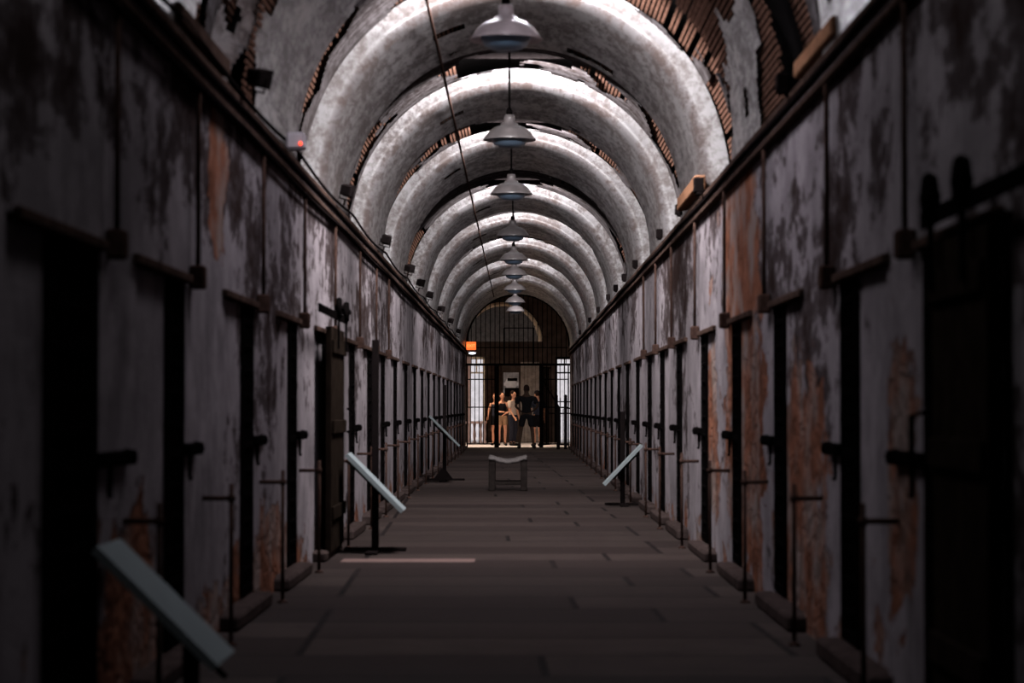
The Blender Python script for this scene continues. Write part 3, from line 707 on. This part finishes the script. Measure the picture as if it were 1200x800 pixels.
def person(loc, rz, H, label, skin, hair, top, bottom, shoes, pose, long_hair=False, cap=None, female=False, sleeves=False, long_legs=False, facing_extra=0):
    """figure faces -Y in its own frame. pose: elbow/hand targets, stance half width"""
    k = H/1.75; V = lambda x, y, z: (x*k, y*k, z*k)
    r = empty('person', loc, rz)
    sh = .165 if female else .215; hip = .095; st = pose.get('stance', .12)
    root = V(0, 0, .96)
    body = [[(root, (.135*k, .105*k)), (V(0, 0, 1.10), (.115*k, .09*k)), (V(0, 0, 1.25), (.135*k, .105*k)), (V(0, .005, 1.38), (.13*k, .095*k)), (V(0, 0, 1.46), (.06 if female else .075)*k), (V(0, -.005, 1.53), (.05 if female else .066)*k), (V(0, -.01, 1.60), .064*k)]]
    ex = MB()
    legs = {}; arms = {}
    for s in (-1, 1):
        f = pose['feet'][0 if s < 0 else 1] if 'feet' in pose else (s*st, 0)
        hp = V(s*hip, 0, .90); kn = V((s*hip+f[0])/2+s*.01, f[1]/2-.03, .50); an = V(f[0], f[1]+.02, .09); to = V(f[0]+s*.03, f[1]-.13, .03)
        ch = [(root, (.135*k, .105*k)), (hp, .088*k), (V((s*hip+f[0])/2*.9, f[1]*.25-.015, .70), .075*k), (kn, .054*k), (V((s*hip+f[0]*3)/4, f[1]*.75+.005, .34), .055*k), (an, .036*k), (to, .032*k)]
        legs[s] = ch; body.append(ch)
        el, ha = pose['arms'][0 if s < 0 else 1]
        shp = V(s*sh, 0, 1.40); el = V(*el); ha = V(*ha)
        mid = tuple((a+b)/2 for a, b in zip(el, ha))
        ch = [(V(0, .005, 1.38), (.13*k, .095*k)), (shp, .055*k), (el, .038*k), (mid, .036*k), (ha, .025*k)]
        arms[s] = ch; body.append(ch)
        # hand: palm and five separate fingers
        d = (Vector(ha)-Vector(el)).normalized(); side = Vector((0, -1, 0)) if abs(d.y) < .8 else Vector((0, 0, 1))
        side = (side-d*side.dot(d)).normalized(); nrm = d.cross(side)*s
        pm = Vector(ha)+d*.05*k; pe = Vector(ha)+d*.085*k
        body.append([(ha, .025*k), (tuple(pm), (.03*k, .02*k)), (tuple(pe), (.028*k, .015*k))])
        for fi, L in enumerate((.068, .078, .072, .056)):
            o_ = side*(.03-.02*fi)*k
            b0 = Vector(ha)+d*.075*k+o_*.8; b1 = b0+d*L*.5*k+o_*.1; b2 = b1+(d*.75-nrm*.6).normalized()*L*.5*k
            ex.tube([b0, b1, b2], [.0095*k, .009*k, .0075*k], 8)
        t0 = Vector(ha)+d*.03*k+side*.02*k; t1 = t0+(side*.8+d*.6).normalized()*.04*k; t2 = t1+(side*.3+d)*.03*k
        ex.tube([t0, t1, t2], [.012*k, .011*k, .009*k], 8)
    hc = Vector(V(0, -.015, 1.655 if female else 1.64))
    tl = pose.get('tilt', 0)
    ex.ball(hc, .074*k, .092*k, .112*k, 20)
    ex.ball(hc+Vector((0, -.045, -.055))*k, .05*k, .045*k, .052*k, 14)                      # jaw
    ex.tube([hc+Vector((0, -.085, .012))*k, hc+Vector((0, -.112, -.022))*k], [.009*k, .015*k], 8)   # nose
    for s in (-1, 1): ex.ball(hc+Vector((s*.075, .005, -.01))*k, .012*k, .02*k, .032*k, 8)          # ears
    ex.tube([hc+Vector((-.025, -.088, -.055))*k, hc+Vector((0, -.097, -.055))*k, hc+Vector((.025, -.088, -.055))*k], .009*k, 6)   # lips
    for s in (-1, 1): ex.tube([hc+Vector((s*.015, -.09, .028))*k, hc+Vector((s*.045, -.08, .026))*k], .008*k, 6)                      # brow
    me = skin_mesh(body, 'body', .0085, 1, ex); me.materials.append(skin)
    o = bpy.data.objects.new('body', me); COL.objects.link(o); o.parent = r
    ey = MB()
    for s in (-1, 1): ey.ball(hc+Vector((s*.028, -.083, .008))*k, .011*k, n=8)
    ey.build('eyes', MAT['black'], r)
    # hair
    h = MB(); h.ball(hc+Vector((0, .018, .028))*k, .083*k, .092*k, .102*k, 18)
    if long_hair: h.ball(hc+Vector((0, .055, -.09))*k, .085*k, .055*k, .15*k, 16)
    h.build('hair', hair, r)
    if cap:
        c = MB(); c.lathe([(.088*k, 0), (.09*k, .04*k), (.07*k, .09*k), (0, .11*k)], hc+Vector((0, .0, .035))*k, 18); c.box((hc.x-.06*k), (hc.x+.06*k), hc.y-.17*k, hc.y-.05*k, hc.z+.035*k, hc.z+.045*k); c.build('cap', cap, r)
    def cl(chains, grow, nm, mat):
        cc = [[(p, (rr[0]+grow*k, rr[1]+grow*k) if isinstance(rr, tuple) else rr+grow*k) for p, rr in ch] for ch in chains]
        me = skin_mesh(cc, nm, None, 2); me.materials.append(mat); q = bpy.data.objects.new(nm, me); COL.objects.link(q); q.parent = r
    lerp = lambda a, b, t: tuple(x+(y-x)*t for x, y in zip(a, b))
    tops = [[(V(0, 0, .97), (.145*k, .115*k)), (V(0, 0, 1.03), (.137*k, .11*k)), (V(0, 0, 1.10), (.118*k, .095*k)), (V(0, 0, 1.25), (.137*k, .108*k)), (V(0, .005, 1.37), (.132*k, .097*k)), (V(0, .003, 1.44), (.06 if female else .085)*k)]]
    for s in (-1, 1):
        a = arms[s]
        if sleeves: tops.append([(V(0, .005, 1.37), (.132*k, .097*k)), (a[1][0], .066*k), (lerp(a[1][0], a[2][0], .75), .058*k)])
        else: tops.append([(V(0, .005, 1.37), (.132*k, .097*k)), (lerp(V(0, .005, 1.37), a[1][0], .7), .058*k)])
    cl(tops, .014, 'top', top)
    bt = [[(V(0, 0, 1.05), (.122*k, .098*k)), (root, (.14*k, .108*k))]]
    for s in (-1, 1):
        g = legs[s]; ch = [(root, (.14*k, .108*k)), (g[1][0], .092*k), (g[2][0], .082*k)]
        if long_legs: ch += [(g[3][0], .064*k), (g[4][0], .060*k), (lerp(g[4][0], g[5][0], .85), .052*k)]
        else: ch += [(lerp(g[2][0], g[3][0], .55 if not female else .0 + .12), .075*k)]
        bt.append(ch)
    cl(bt, .014, 'trousers' if long_legs else 'shorts', bottom)
    for s in (-1, 1):
        g = legs[s]; an, to = Vector(g[5][0]), Vector(g[6][0]); q = MB()
        c0 = (an+to)/2; q.ball((c0.x, c0.y, .045*k), .05*k, .13*k, .045*k, 14); q.tube([(an.x, an.y, .03*k), (an.x, an.y, .12*k)], .047*k, 10)
        q.v = [(x, y, max(z, .0)) for x, y, z in q.v]; q.build('shoe', shoes, r)
    tag(r, label, 'person', 'group of visitors at the gate')
    return r
sk1 = simple('warm_skin', (.70, .34, .21), .5, 0, .1, 10, 0); sk2 = simple('backlit_skin', (.05, .03, .022), .5, 0, .1, 10, 0)  # second skin darkened: the man's backlit shade is put into its colour
hd1 = simple('dark_hair', (.02, .012, .01), .6, 0, .3, 40); hd2 = simple('auburn_hair', (.16, .05, .03), .6, 0, .3, 40)
ckb = simple('black_cloth', (.012, .011, .012), .9, 0, .3, 30); ctan = simple('tan_cloth', (.42, .24, .13), .9, 0, .2, 30); cpale = simple('pale_cloth', (.55, .42, .33), .9, 0, .2, 30); cnavy = simple('navy_cloth', (.03, .03, .04), .9, 0, .3, 30)
def at(px, d): return ((px-608)*d/F, d, 0)
hang = lambda s, o=.0: ((s*.25, .02, 1.13), (s*(.27+o), -.05, .88))
person(at(588.5, 71.5), .15, 1.58, 'dark-haired woman in black top and tan shorts holding one arm across', sk1, hd1, ckb, ctan, ckb,
       {'stance': .1, 'arms': [((-.24, -.03, 1.14), (-.02, -.2, 1.12)), ((.24, .0, 1.14), (.05, -.17, 1.04))]}, True, None, True)
person(at(580.5, 72.2), -.3, 1.55, 'person with auburn hair in dark clothes half hidden behind left gate post', sk1, hd2, cnavy, ckb, ckb,
       {'stance': .08, 'arms': [hang(-1), hang(1)]}, True, None, True)
person(at(601, 71.2), .9, 1.62, 'person in a pale top and long dark trousers turned sideways', sk1, hd1, cpale, cnavy, ckb,
       {'stance': .08, 'arms': [((-.22, -.06, 1.13), (-.2, -.22, .92)), hang(1)]}, True, None, True, True, True)
person(at(617, 66.3), PI-.1, 1.76, 'tall man in dark shirt and shorts silhouetted with hands on hips', sk2, hd1, ckb, ckb, ckb,
       {'stance': .2, 'arms': [((-.32, .05, 1.17), (-.17, -.06, 1.04)), ((.30, .05, 1.17), (.17, -.07, 1.04))]}, False, None, False, True)
person(at(629.5, 70.2), PI+.4, 1.62, 'person in a dark cap and dark clothes standing right of the tall man', sk1, hd1, cnavy, ckb, ckb,
       {'stance': .1, 'arms': [hang(-1), ((.24, .02, 1.13), (.16, -.2, 1.05))]}, False, ckb, False, True)
